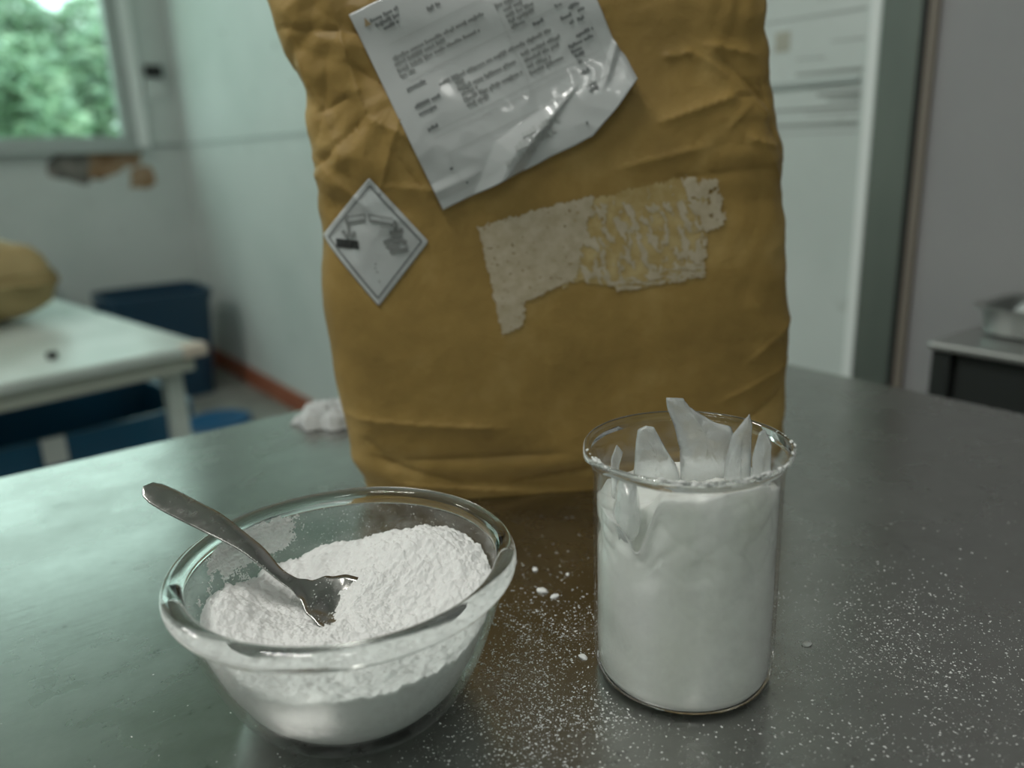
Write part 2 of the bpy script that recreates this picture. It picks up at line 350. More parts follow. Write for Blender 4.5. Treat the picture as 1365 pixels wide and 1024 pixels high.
# ------------------------------------------------------------------ paper sack
BA = R(-32); BS = Vector((math.cos(BA), math.sin(BA), 0)); BN = Vector((-BS.y, BS.x, 0)); B0 = Vector((.387, .43, TZ))
LT = [(0, -.176), (.01, -.179), (.035, -.187), (.109, -.194), (.156, -.197), (.228, -.191), (.285, -.194), (.296, -.193), (.349, -.214), (.37, -.219), (.52, -.205)]
RTb = [(0, .160), (.02, .167), (.089, .165), (.247, .152), (.315, .141), (.355, .135), (.52, .140)]
DT = [(0, .066), (.03, .074), (.12, .078), (.25, .070), (.34, .052), (.45, .022), (.52, .006)]
DC = [(0, .074), (.12, .078), (.25, .074), (.36, .068), (.52, .062)]
CREASES = [  # s0,z0,s1,z1,amp,width
    (-.205, .345, -.135, .338, -.0035, .004), (-.20, .34, -.165, .25, .003, .006), (-.165, .345, -.150, .285, .003, .005), (-.150, .285, -.19, .25, -.003, .006),
    (-.150, .285, -.120, .27, .003, .005), (-.12, .30, -.145, .235, .0025, .006), (-.185, .29, -.16, .30, -.0035, .006), (-.145, .24, -.10, .235, .002, .005), (-.18, .235, -.165, .19, -.002, .006), (-.19, .26, -.155, .225, .002, .005),
    (-.16, .32, -.13, .30, -.003, .005), (-.175, .315, -.185, .27, -.0025, .004), (-.135, .265, -.115, .235, -.0025, .004),
    (.055, .318, .075, .320, .0028, .003), (.075, .320, .10, .305, .0022, .005), (.085, .325, .125, .318, .0028, .004), (.095, .318, .135, .285, -.0030, .005), (.05, .275, .105, .291, .0032, .005), (.105, .291, .14, .290, -.002, .005),
    (.02, .245, .085, .258, .0020, .005), (.12, .285, .10, .268, .002, .004), (.115, .262, .14, .255, .003, .004), (.06, .237, .15, .243, -.0016, .005), (.13, .30, .145, .25, -.0022, .006), (.125, .26, .145, .23, .0022, .005), (.11, .30, .135, .275, .002, .004),
    (.12, .10, .16, .13, .002, .008), (.10, .07, .16, .095, .0022, .008), (.11, .045, .16, .075, -.0025, .008), (.12, .15, .15, .11, .002, .008),
    (-.18, .072, -.07, .060, .003, .006), (-.145, .038, -.03, .036, -.0034, .006), (-.06, .012, .03, .026, -.0045, .004), (-.15, .018, -.05, .004, .0036, .006), (-.165, .040, -.09, .012, -.003, .008), (.0, .026, .08, .020, -.0040, .005), (-.17, .055, -.15, .03, -.002, .006), (-.10, .018, -.02, .004, -.0022, .005), (.03, .028, .12, .036, -.0028, .006)]
FOLDS = [(.85, .4, .35, 15, .1, .55), (-.5, .5, .8, 19, .4, .5), (.2, -.6, .95, 30, .7, .40), (.95, .3, -.3, 43, .2, .28), (-.3, .4, .9, 57, .6, .18)]
def wrinkle(s, n, z):
    d = 0
    if n < .06:
        for s0, z0, s1, z1, a, wd in CREASES:
            if a == 0: continue
            ux, uz = s1-s0, z1-z0; Ln = math.hypot(ux, uz); t = ((s-s0)*ux+(z-z0)*uz)/Ln/Ln
            if t < -.15 or t > 1.15: continue
            dd = ((s-s0)*uz-(z-z0)*ux)/Ln
            if abs(dd) > wd*6: continue
            win_ = sstep(-.15, .2, t)*sstep(1.15, .8, t)
            d += a*win_*math.exp(-abs(dd)/wd)*(1.25 if dd > 0 else .75)
    p = Vector((s, n, z))
    am = .0002+.0022*sstep(-.09, -.14, s)*sstep(.17, .25, z)+.0013*sstep(.06, .12, s)*sstep(.17, .26, z)+.0006*sstep(.08, .02, z)+.0007*sstep(.30, .40, z)+.0006*sstep(.10, .15, s)
    am += .0010*sstep(.03, .08, n)
    q = p+Vector((noise.noise(p*16), noise.noise(p*16+Vector((7, 1, 3))), noise.noise(p*16+Vector((2, 9, 5)))))*.022
    f = 0
    for (ax, an, az, fr, ph, wt) in FOLDS:
        t = (q.x*ax+q.y*an+q.z*az)*fr+ph; t -= math.floor(t); f += wt*(abs(t-.5)*4-1)
    d += am*f
    d += .0035*noise.noise(p*9)*(.5+sstep(.05, .2, z)*.5)
    return d
PE = 5.5
def bag_base(s, z):
    l, r = lerp_tab(LT, z), lerp_tab(RTb, z); c = (l+r)/2; hw = (r-l)/2
    q = min(.999, abs((s-c)/hw)); dh = lerp_tab(DT, z); dc = lerp_tab(DC, z)
    return dc-dh*(1-q**PE)**(1/PE)
def bag_front(s, z, off=0.0):
    n = bag_base(s, z); return Vector((s, n-wrinkle(s, n, z)-off, z))
NB, NH = 420, 300; BH = .52
V = []; F = []
for j in range(NH+1):
    z = BH*(j/NH)**1.08
    l, r = lerp_tab(LT, z), lerp_tab(RTb, z); c = (l+r)/2; hw = (r-l)/2; dh = lerp_tab(DT, z); dc = lerp_tab(DC, z)
    fine = [];
    for k in range(1200):
        a = 2*PI*k/1200
        ca, sa = math.cos(a), math.sin(a)
        fine.append((c+hw*math.copysign(abs(ca)**(2/PE), ca), dc+dh*math.copysign(abs(sa)**(2/PE), sa)))
    acc = [0]
    for k in range(1200):
        p, q = fine[k], fine[(k+1) % 1200]; acc.append(acc[-1]+math.hypot(q[0]-p[0], q[1]-p[1])*(1 if p[1] < dc*1.2 else .3))
    k = 0
    ring = []
    for i in range(NB):
        tgt = acc[-1]*i/NB
        while acc[k+1] < tgt: k += 1
        t = (tgt-acc[k])/max(1e-9, acc[k+1]-acc[k]); p, q = fine[k], fine[(k+1) % 1200]
        ring.append((p[0]+(q[0]-p[0])*t, p[1]+(q[1]-p[1])*t))
    for i in range(NB):
        p, a, b = ring[i], ring[i-1], ring[(i+1) % NB]
        tx, ty = b[0]-a[0], b[1]-a[1]; ln = math.hypot(tx, ty) or 1; nx, ny = ty/ln, -tx/ln
        d = wrinkle(p[0], p[1], z)*sstep(-.012, .008, z)
        V.append((p[0]+nx*d, p[1]+ny*d, z if j else 0))
for j in range(NH):
    for i in range(NB): F.append((j*NB+i, j*NB+(i+1) % NB, (j+1)*NB+(i+1) % NB, (j+1)*NB+i))
F.append(tuple(range(NB-1, -1, -1))); F.append(tuple(NH*NB+i for i in range(NB)))
sack = empty('paper_sack', B0, BA); tag(sack, 'tall creased brown kraft paper sack standing on the steel table', 'sack')
mesh('sack_body', V, F, kraft, sack, True)

# document sheet in its plastic sleeve (local a along the text, b up the sheet)
EC = (-.105, .227); E1 = (.92, .392); E2 = (-.392, .92)
def crinkle(a, b):
    h = .0012
    h += .008*sstep(.075, .155, a)*sstep(.05, -.005, b)            # lower right corner lifts
    # raised facet
    def plane(x0, y0, x1, y1): return ((a-x0)*(y1-y0)-(b-y0)*(x1-x0))/math.hypot(x1-x0, y1-y0)
    top = min(plane(.025, -.004, .053, .020), plane(.053, .020, .124, .031)); low = plane(.124, .031, .066, -.003)
    h += max(0, min(.42*top, .9*low, .0060))                                # folded facet catching the light
    q1 = plane(.132, .022, .151, .043); h += .0030*max(0, min(1, q1/.003, (.0075-q1)/.0045))*sstep(.016, .026, b)*sstep(.055, .044, b)
    h += .002*sstep(.118, .150, a)*sstep(.03, .01, b)
    h += .0025*max(0, 1-abs(b-.006-.05*max(0, .02-a))/.006)*sstep(.05, .0, a)
    h += .0010*nz(a*38, b*38, 2)+.0007*(1-abs(nz(a*60, b*60, 7))*2)*sstep(.10, .0, b)
    return h
def sheet_pt(a, b, off=0):
    s = EC[0]+E1[0]*a+E2[0]*b; z = EC[1]+E1[1]*a+E2[1]*b
    n = bag_base(s, z) - .0045*noise.noise(Vector((s, bag_base(s, z), z))*9)
    return Vector((s, n-.0028-crinkle(a, b)-off, z))
def sheet_outline(a, b):  # clip the lower right corner
    if a > .114: return b > -.004+(a-.114)*.46
    return b > -.006+.00005*math.sin(a*300)
ga, gb = 124, 112; V = []; F = []; idx = {}
for j in range(gb+1):
    for i in range(ga+1):
        a = .154*i/ga+(.003*sstep(.035, .015, .134*j/gb) if i == ga else 0); b0 = -.006+(max(0, a-.114)*.5)+.0012*nz(a*40, 3)
        b = b0+(.133-b0)*j/gb
        V.append(sheet_pt(a, b))
for j in range(gb):
    for i in range(ga): F.append((j*(ga+1)+i, j*(ga+1)+i+1, (j+1)*(ga+1)+i+1, (j+1)*(ga+1)+i))
sheet = mesh('document_sheet', V, F, sheet_m, sack, True); sheet['label'] = 'printed white sheet in a wrinkled clear plastic sleeve'
so = sheet.modifiers.new('thickness', 'SOLIDIFY'); so.thickness = .0005; so.offset = -1
def strokes(name, rects, fn, m, parent, off=.0009):
    """rects in sheet coordinates (a0,b0,a1,b1) split so they follow the surface"""
    V = []; F = []
    for a0, b0, a1, b1 in rects:
        n = max(1, int(abs(a1-a0)/.0025)); k = len(V)
        for i in range(n+1):
            a = a0+(a1-a0)*i/n; V += [fn(a, b0, off), fn(a, b1, off)]
        for i in range(n): F.append((k+2*i, k+2*i+2, k+2*i+3, k+2*i+1))
    return tag(mesh(name, V, F, m, parent), kind='stuff')
rt_ = random.Random(5)
def textline(a0, a1, b, h=.0021, slope=0.0):
    h *= 1.22; out = []; a = a0
    while a < a1:
        for _ in range(rt_.randint(3, 8)):
            if a > a1: break
            wd = h*rt_.uniform(.42, .62); hh = h*rt_.choice((.65, .65, .7, 1, .95)); lo = 0 if rt_.random() > .12 else -h*.25
            out.append((a, b+lo, a+wd, b+hh)); a += wd+h*.12
        a += h*.42
    return out
# measured lines: (start a, end a, b)
T1 = []; T2 = []; TB = []
for a0, a1, b in [(.0138, .0802, .0963), (.0132, .0496, .0925), (.0130, .0739, .0882), (.0131, .0239, .0842), (.0344, .1174, .0685), (.0446, .0506, .0650), (.0443, .0875, .0605), (.0451, .0567, .0567), (.0448, .0885, .0525), (.0452, .0610, .0484),
                  (.0939, .1071, .0926), (.0938, .1130, .0884), (.0941, .1120, .0845), (.0941, .1028, .0806), (.0928, .1213, .0624), (.0932, .1192, .0580), (.0932, .1094, .0537), (.0930, .1183, .0493), (.090, .11, .097)]: T1 += textline(a0, a1, b-.001)
for a0, a1, b in [(.0109, .0304, .1232), (.0129, .0290, .1192), (.0170, .0278, .1155), (.0483, .0562, .1142), (.0133, .0272, .0747), (.0131, .0317, .0622), (.0136, .0263, .0570), (.0145, .0215, .0456), (.1083, .1148, .0763),
                  (.1263, .1305, .0801), (.1342, .1408, .0758), (.1268, .1336, .0715), (.1391, .1434, .0716), (.1311, .1330, .0668), (.1367, .1414, .0664), (.1318, .1434, .0576), (.1243, .1410, .0533), (.1246, .1312, .0495), (.1257, .1310, .0462), (.1261, .1283, .0420), (.1247, .1303, .0347), (.1260, .1323, .0257), (.1242, .1296, .0220)]: TB += textline(a0, a1, b-.001)
TB += [(.0164, .0155, .0187, .0172), (.0224, .0030, .0238, .0042), (.113, .0030, .1145, .0050)]
T2 += textline(.070, .098, .014, .0035) + textline(.062, .090, .008, .004) + textline(.052, .074, .002, .0035)
strokes('printed_text', T1, sheet_pt, ink_soft, sheet); strokes('printed_heading', TB, sheet_pt, ink, sheet); strokes('printed_text', T2, sheet_pt, ink_rule, sheet)
strokes('ruled_line', [(.016, b, .142, b+.0004) for b in (.1050, .0795, .0425, .0385, .026)] + [(.090, .046, .0903, .10), (.020, .006, .0203, .026), (.144, .03, .1443, .12)], sheet_pt, ink_rule, sheet)
lg = [sheet_pt(.0062, .1215, .0009), sheet_pt(.0108, .1215, .0009), sheet_pt(.0085, .1270, .0009)]
mesh('printed_emblem', lg, [(0, 1, 2)], ink_tan, sheet)['label'] = 'small tan triangle emblem'

# diamond hazard label: u to the right, w up, within |u|+|w|<1 (slightly rotated)
DTOP, DR, DB, DL = (-.152, .245), (-.114, .200), (-.1525, .156), (-.190, .2055)
DCx = ((DL[0]+DR[0])/2, (DTOP[1]+DB[1])/2)
def dia_pt(u, w_, off=0):
    cx = (DTOP[0]+DB[0])/2; cz = (DL[1]+DR[1])/2
    s = cx+(u*(DR[0]-cx) if u > 0 else -u*(DL[0]-cx))+(w_*(DTOP[0]-cx) if w_ > 0 else -w_*(DB[0]-cx))
    z = cz+(u*(DR[1]-cz) if u > 0 else -u*(DL[1]-cz))+(w_*(DTOP[1]-cz) if w_ > 0 else -w_*(DB[1]-cz))
    p = bag_front(s, z, .0009+off); return p
V = []; F = []; g = 44
for j in range(g+1):
    for i in range(g+1):
        p, q = -1+2*i/g, -1+2*j/g
        rr = .985 if abs(p) > .97 and abs(q) > .97 else 1
        V.append(dia_pt((p+q)/2*rr, (q-p)/2*rr))
for j in range(g):
    for i in range(g): F.append((j*(g+1)+i, (j+1)*(g+1)+i, (j+1)*(g+1)+i+1, j*(g+1)+i+1))
dia = mesh('hazard_label', V, F, label_m, sack, True); dia['label'] = 'white diamond label with a corrosive pictogram'
so = dia.modifiers.new('thickness', 'SOLIDIFY'); so.thickness = .0003; so.offset = -1
def poly_strip(pts, wd, closed=False):
    out = []; n = len(pts)
    for i in range(n if closed else n-1):
        (x0, y0), (x1, y1) = pts[i], pts[(i+1) % n]; ln = math.hypot(x1-x0, y1-y0); k = max(1, int(ln/.06))
        px, py = -(y1-y0)/ln*wd/2, (x1-x0)/ln*wd/2
        for q in range(k):
            ta, tb_ = q/k, (q+1)/k
            A = (x0+(x1-x0)*ta, y0+(y1-y0)*ta); B = (x0+(x1-x0)*tb_, y0+(y1-y0)*tb_)
            out.append([(A[0]-px, A[1]-py), (B[0]-px, B[1]-py), (B[0]+px, B[1]+py), (A[0]+px, A[1]+py)])
    return out
def flat_print(name, quads, m, parent, fn=dia_pt):
    V = []; F = []
    for q in quads:
        k = len(V); V += [fn(x, y, .0011) for x, y in q]; F.append(tuple(range(k, k+len(q))))
    return tag(mesh(name, V, F, m, parent), kind='stuff')
e = .87
flat_print('border_line', poly_strip([(0, e), (e, 0), (0, -e), (-e, 0)], .024, True), ink, dia)
tube = lambda x0, y0, x1, y1: poly_strip([(x0, y0+.05), (x1, y1+.05)], .018)+poly_strip([(x0, y0-.05), (x1, y1-.05)], .05)+poly_strip([(x1, y1-.06), (x1, y1+.06)], .02)
flat_print('pictogram', tube(-.48, .30, -.13, .36)+tube(.38, .31, -.05, .36)+poly_strip([(-.50, .34), (-.46, .22)], .06)+poly_strip([(.40, .33), (.44, .24)], .06)
           + poly_strip([(-.46, .22), (-.45, .02)], .05)+poly_strip([(-.58, .12), (-.50, .03)], .06)+poly_strip([(-.34, .12), (-.40, .02)], .06)+poly_strip([(-.52, .05), (-.40, .05)], .07)
           + poly_strip([(.42, .24), (.42, .10)], .08)+poly_strip([(.54, .20), (.44, .08)], .06)+poly_strip([(.30, .12), (.52, .10)], .09)
           + poly_strip([(.18, -.04), (.36, .02), (.60, -.02)], .07)+poly_strip([(.22, -.08), (.46, -.08)], .08)+poly_strip([(.28, -.16), (.44, -.15), (.62, -.12)], .07), ink_soft, dia)
flat_print('pictogram_bar', poly_strip([(-.72, -.075), (-.29, -.085)], .125), ink_black, dia)
flat_print('pictogram', [[(x-.012, y-.012), (x+.012, y-.012), (x+.012, y+.012), (x-.012, y+.012)] for x, y in ((.0, -.36), (.02, -.48), (-.01, -.42), (.05, -.62))], ink_soft, dia)
flat_print('border_marks', [[(x-.012, y-.012), (x+.012, y-.012), (x+.012, y+.012), (x-.012, y+.012)] for x, y in ((.30, -.63), (.45, -.48), (.60, -.33), (.36, -.57), (.18, .75), (.37, .56), (-.5, .42), (-.36, -.57))], ink_rule, dia)

# torn label residue: thin film plus ragged paper patches
RQ = ((-.079, .210), (.095, .231), (.101, .203), (-.064, .131))
def inside(poly, x, y):
    c = False; n = len(poly); j = n-1
    for i in range(n):
        if (poly[i][1] > y) != (poly[j][1] > y) and x < (poly[j][0]-poly[i][0])*(y-poly[i][1])/(poly[j][1]-poly[i][1])+poly[i][0]: c = not c
        j = i
    return c
P_paper = [(-.079, .209), (-.030, .2205), (.004, .2265), (-.002, .208), (-.008, .182), (-.010, .170), (-.034, .160), (-.049, .154), (-.048, .143), (-.0515, .137), (-.065, .131), (-.068, .146), (-.074, .180)]
P_right = [(.065, .238), (.092, .234), (.100, .203), (.083, .197), (.078, .206)]
P_film = [(-.012, .221), (.030, .2305), (.075, .237), (.086, .224), (.084, .182), (.079, .166), (.028, .1585), (-.008, .168), (-.022, .162), (-.012, .19)]
P_low = [(.016, .1655), (.083, .178), (.084, .166), (.020, .1585)]
def patch(name, poly_mask, m, off, step, label):
    V = []; F = []; ids = {}
    s0, s1, z0, z1 = -.084, .104, .126, .243; ni = int((s1-s0)/step); nj = int((z1-z0)/step)
    def vid(i, j):
        if (i, j) not in ids: ids[(i, j)] = len(V); V.append(bag_front(s0+i*step, z0+j*step, off))
        return ids[(i, j)]
    for j in range(nj):
        for i in range(ni):
            s, z = s0+(i+.5)*step, z0+(j+.5)*step
            js = s+.0016*nz(s*500, z*500, 1)+.0012*nz(s*160, z*160, 4); jz = z+.0016*nz(s*500, z*500, 9)+.0014*nz(s*160, z*160, 6)
            if poly_mask(js, jz, s, z): F.append((vid(i, j), vid(i+1, j), vid(i+1, j+1), vid(i, j+1)))
    o = mesh(name, V, F, m, sack, True); o['label'] = label; return o
patch('glue_film', lambda a, b, s, z: inside(P_film, a, b) or inside(P_paper, a, b) and nz(s*300, z*300) > .35, film_m, .0005, .0015, 'glossy amber glue film left by a torn label')
def paper_mask(a, b, s, z):
    if inside(P_paper, a, b): return noise.fractal(Vector((s*260, z*420, 3)), 1, 2, 3) < .62
    if inside(P_right, a, b): return noise.fractal(Vector((s*170, z*170, 8)), 1, 2, 3) < .38
    if inside(P_low, a, b): return noise.fractal(Vector((s*120, z*500, 1)), 1, 2, 3) < .12
    if inside(P_film, a, b): return noise.fractal(Vector((s*190+z*60, z*90, 5)), 1, 2, 4) + .45*sstep(.19, .17, z)*0 > .10+.35*sstep(.21, .23, z) - .25*sstep(.06, .085, s)
    return False
patch('label_residue', paper_mask, resid_m, .0010, .00085, 'torn pale paper remains of a peeled label')

# ------------------------------------------------------------------ glass bowl with powder and spoon
fh = Vector((math.sin(YAW), math.cos(YAW), 0)); rh = Vector((math.cos(YAW), -math.sin(YAW), 0))
BOWL = Vector((.1376, .3307, TZ)); BRZ = -YAW   # local x = camera right, local y = away
outer = smooth_profile([(.012, .0006), (.043, .0006), (.0505, .0028), (.0572, .0110), (.0648, .0265), (.0716, .0455), (.0762, .0620), (.0775, .0690)], 5)
bead = [(.0775+.0052*math.cos(t)-.0052*math.cos(-1.9)*0+.0, .0722+.0052*math.sin(t)) for t in [(-75+i*19)*PI/180 for i in range(14)]]
inner = smooth_profile([(.0735, .0690), (.0730, .0620), (.0690, .0465), (.0624, .0285), (.0545, .0140), (.0470, .0060), (.040, .0040), (.012, .0040)], 5)
prof = outer+bead+inner
bowl = empty('glass_bowl', BOWL, BRZ); tag(bowl, 'clear round glass bowl with a rolled rim holding white powder', 'bowl')
n = 128; P3 = prof
ow = lathe('bowl_wall', prof, n, glass_wall, bowl)
ow.data.materials.append(glass_rim)
nb0, nb1 = len(outer)-2, len(outer)+len(bead)
for p in ow.data.polygons:
    ring_i = p.index//n
    if p.index < (len(prof)-1)*n and nb0 <= ring_i < nb1: p.material_index = 1
rtab = [(.0040, .038), (.0060, .0468), (.0140, .0543), (.0285, .0622), (.0465, .0688), (.0620, .0730), (.0690, .0735)]
def inner_r(z):
    for (a, b), (c, d) in zip(rtab, rtab[1:]):
        if z <= c: return b+(d-b)*max(0, (z-a))/(c-a)
    return rtab[-1][1]
def heap_h(x, y):
    h = .0455
    h += .020*math.exp(-((x-.036)**2/.034**2+(y-.040)**2/.030**2))     # mound at the back right
    h += .010*math.exp(-((x-.062)**2/.020**2+(y-.008)**2/.026**2))
    h += .005*math.exp(-((x+.002)**2/.03**2+(y-.055)**2/.02**2))
    h += .010*math.exp(-((x+.062)**2/.015**2+(y-.004)**2/.022**2))     # left shoulder
    h -= .006*math.exp(-((x+.040)**2/.022**2+(y-.018)**2/.016**2))     # hollow left by the spoon
    h -= .006*math.exp(-((x+.018)**2/.016**2+(y-.002)**2/.013**2))
    h += .0035*math.exp(-((x-.012)**2/.018**2+(y-.012)**2/.014**2))
    h -= .002*sstep(-.02, -.07, y)
    p = Vector((x, y, 0))
    h += .0022*noise.fractal(p*70, 1, 2, 3)+.0016*noise.fractal(p*230, .8, 2, 3)+.0009*abs(noise.noise(p*700))+.0005*noise.noise(p*1500)
    return h
NR, NA = 150, 440; V = [(0, 0, heap_h(0, 0))]; F = []
for i in range(1, NR+1):
    for k in range(NA):
        a = 2*PI*k/NA; q = i/NR; r = q*.067
        z = heap_h(r*math.cos(a), r*math.sin(a))
        for _ in range(3): r = q*(inner_r(z)-.0006); z = heap_h(r*math.cos(a), r*math.sin(a))
        V.append((r*math.cos(a), r*math.sin(a), z))
for k in range(NA): F.append((0, 1+k, 1+(k+1) % NA))
for i in range(NR-1):
    for k in range(NA): a = 1+i*NA; F.append((a+k, a+NA+k, a+NA+(k+1) % NA, a+(k+1) % NA))
base = 1+(NR-1)*NA; prev = base
for q in range(1, 15):          # the side against the glass, down to the bowl floor
    st_ = len(V)
    for k in range(NA):
        a = 2*PI*k/NA; zt = V[base+k][2]; z = zt+(.0047-zt)*q/14; r = inner_r(z)-.0006; V.append((r*math.cos(a), r*math.sin(a), z))
    for k in range(NA): F.append((prev+k, st_+k, st_+(k+1) % NA, prev+(k+1) % NA))
    prev = st_
F.append(tuple(prev+k for k in range(NA)))
heap = mesh('powder_heap', V, F, powder_m, None, True, BOWL); heap.rotation_euler = (0, 0, BRZ)
tag(heap, 'heap of fine white powder filling the glass bowl', 'powder', kind='stuff')
# powder clinging to the inside wall of the bowl (belongs to the bowl's coating)
def residue(name, a0, a1, z0, z1, thr, step_a, step_z, th, seed, fade):
    V = []; F = []; ids = {}
    na = int((a1-a0)/step_a); nzv = int((z1-z0)/step_z)
    def vid(i, j):
        if (i, j) not in ids:
            a = a0+i*step_a; z = z0+j*step_z; r = inner_r(z)-.0004-th*max(0, .4+noise.fractal(Vector((a*30, z*700, seed)), 1, 2, 3))
            ids[(i, j)] = len(V); V.append((r*math.cos(a), r*math.sin(a), z))
        return ids[(i, j)]
    for j in range(nzv):
        for i in range(na):
            a = a0+(i+.5)*step_a; z = z0+(j+.5)*step_z
            f = noise.fractal(Vector((a*9, z*130, seed)), 1, 2, 4)+.5*noise.noise(Vector((a*80, z*1100, seed)))
            if f > thr(a, z): F.append((vid(i, j), vid(i+1, j), vid(i+1, j+1), vid(i, j+1)))
    return mesh(name, V, F, smear_m, bowl, True)
ta = lambda a, z: -1.1+2.4*abs((a-R(146))/R(30))**3+1.5*sstep(.060, .050, z)+1.0*sstep(.069, .0725, z)
residue('powder_smear', R(108), R(184), .048, .0725, ta, R(.35), .00035, .0020, 3, 0)['label'] = 'white powder smeared on the inside wall'
tb2 = lambda a, z: .35+.4*sstep(.05, .07, z)
residue('powder_smear', R(150), R(235), .046, .066, tb2, R(.5), .0005, .0008, 9, 0)
def specks(name, n, pos, size, parent, m, seed):
    rnd = random.Random(seed); V = []; F = []
    for _ in range(n):
        c, nrm = pos(rnd); s = size(rnd); t1 = nrm.orthogonal().normalized(); t2 = nrm.cross(t1); an = rnd.uniform(0, PI)
        u = (t1*math.cos(an)+t2*math.sin(an))*s*rnd.uniform(.8, 1.8); v_ = (t2*math.cos(an)-t1*math.sin(an))*s*rnd.uniform(.5, 1); w_ = nrm*s*.7
        k = len(V); V += [c+u+w_*.2, c+v_+w_*.2, c-u+w_*.2, c-v_+w_*.2, c+w_, c]
        F += [(k, k+1, k+4), (k+1, k+2, k+4), (k+2, k+3, k+4), (k+3, k, k+4), (k+3, k+2, k+1, k)]
    o = mesh(name, V, F, m, parent); o['kind'] = 'stuff'; return o
def bowl_pos(rnd):
    a = rnd.uniform(R(30), R(150)) if rnd.random() < .7 else rnd.uniform(0, 2*PI); z = .05+.020*rnd.random()**1.3; r = inner_r(z)
    return Vector((r*math.cos(a), r*math.sin(a), z)), Vector((-math.cos(a), -math.sin(a), .2)).normalized()
specks('powder_dust', 800, bowl_pos, lambda r: .00012+.00028*r.random()**3, bowl, crumb_m, 4)

# spoon: local frame on the bowl axes; u along the spoon from handle end to tip
sp = empty('metal_spoon', BOWL, BRZ); tag(sp, 'stainless steel teaspoon stuck into the powder, handle resting on the bowl rim', 'spoon')
cl = smooth_profile([(-.1045, .0295, .1030), (-.086, .0258, .0935), (-.066, .0212, .0835), (-.048, .0165, .0715), (-.037, .0135, .0605), (-.030, .0118, .0555), (-.019, .0088, .0508), (-.007, .0055, .0480), (.006, .0020, .0465), (.0135, .0002, .0475)], 10)
hw_t = [(0, .0008), (.010, .0034), (.024, .0053), (.05, .0069), (.085, .0074), (.18, .0072), (.32, .0048), (.46, .0032), (.56, .0036), (.62, .0060), (.69, .0125), (.77, .0165), (.86, .0165), (.93, .0125), (.975, .0065), (1, .001)]
dep_t = [(0, 0), (.56, 0), (.66, .0014), (.78, .0048), (.88, .0044), (1, 0)]
nL = len(cl); V = []; F = []; nw = 16
for i in range(nL):
    t = i/(nL-1); p = Vector(cl[i]); d = (Vector(cl[min(i+1, nL-1)])-Vector(cl[max(i-1, 0)])).normalized()
    lat = d.cross(Vector((0, 0, 1))).normalized(); lat = (lat+Vector((0, 0, -.38))).normalized(); nn = lat.cross(d).normalized(); hw = lerp_tab(hw_t, t); dp = lerp_tab(dep_t, t)
    th = .0009+.0010*sstep(.62, .45, t)
    top = []; bot = []
    for k in range(nw+1):
        q = -1+2*k/nw; off = -dp*(1-q*q)+.0006*sstep(.6, .4, t)*(1-q*q)
        top.append(p+lat*hw*q+nn*off)
        bot.append(p+lat*hw*q*.97+nn*(off-th*math.sqrt(max(.15, 1-.9*q*q))))
    V += top+bot[::-1]
m_ = 2*(nw+1)
for i in range(nL-1):
    for k in range(m_): F.append((i*m_+k, (i+1)*m_+k, (i+1)*m_+(k+1) % m_, i*m_+(k+1) % m_))
F.append(tuple(range(m_))); F.append(tuple((nL-1)*m_+k for k in range(m_-1, -1, -1)))
spb = mesh('spoon_body', V, F, spoon_m, sp, True)
def spoon_pos(rnd):
    t = rnd.uniform(.66, .97) if rnd.random() < .8 else rnd.uniform(.22, .45)
    i = int(t*(nL-1)); q = rnd.uniform(-.9, .9) if t > .5 else rnd.uniform(.3, .95); p = Vector(cl[i]); d = (Vector(cl[min(i+1, nL-1)])-Vector(cl[i-1])).normalized()
    lat = (d.cross(Vector((0, 0, 1))).normalized()+Vector((0, 0, -.38))).normalized(); nn = lat.cross(d).normalized()
    return p+lat*lerp_tab(hw_t, t)*q-nn*(lerp_tab(dep_t, t)*(1-q*q)-.0001), nn
specks('powder_dust', 420, spoon_pos, lambda r: .00012+.0003*r.random()**2, sp, crumb_m, 6)

# ------------------------------------------------------------------ beaker with slurry and icy shards
BEAK = Vector((.2781, .2417, TZ))
def spout(r, z, a):
    if z > .104 and r > .036:
        k = math.exp(-((a-R(196))/.22)**2)*sstep(.104, .122, z); return r+.0022*k, z-.0008*k
    return r, z
bp = [(.012, .0010), (.036, .0008), (.0405, .0016), (.0436, .0040), (.0448, .0080), (.0450, .0200), (.0450, .060), (.0450, .1020), (.0453, .1110), (.0462, .1168), (.0478, .1202)]
lipb = [(.0480+.0013*math.cos(t), .1216+.0013*math.sin(t)) for t in [(-60+i*30)*PI/180 for i in range(8)]]
bi = [(.0457, .1195), (.0443, .1160), (.0434, .1105), (.0432, .1020), (.0432, .060), (.0432, .0200), (.0430, .0085), (.0415, .0048), (.0385, .0032), (.035, .0028), (.012, .0028)]
bprof = bp+lipb+bi
bk = empty('glass_beaker', BEAK, BRZ); tag(bk, 'clear glass beaker with a flared lip holding frozen white slurry', 'beaker')
bw = lathe('beaker_wall', bprof, 128, beaker_wall, bk, fr=spout); bw.data.materials.append(glass_rim)
r0, r1_ = len(bp)-2, len(bp)+len(lipb)
for p in bw.data.polygons:
    ri = p.index//128
    if p.index < (len(bprof)-1)*128 and (r0 <= ri < r1_ or ri < 3): p.material_index = 1
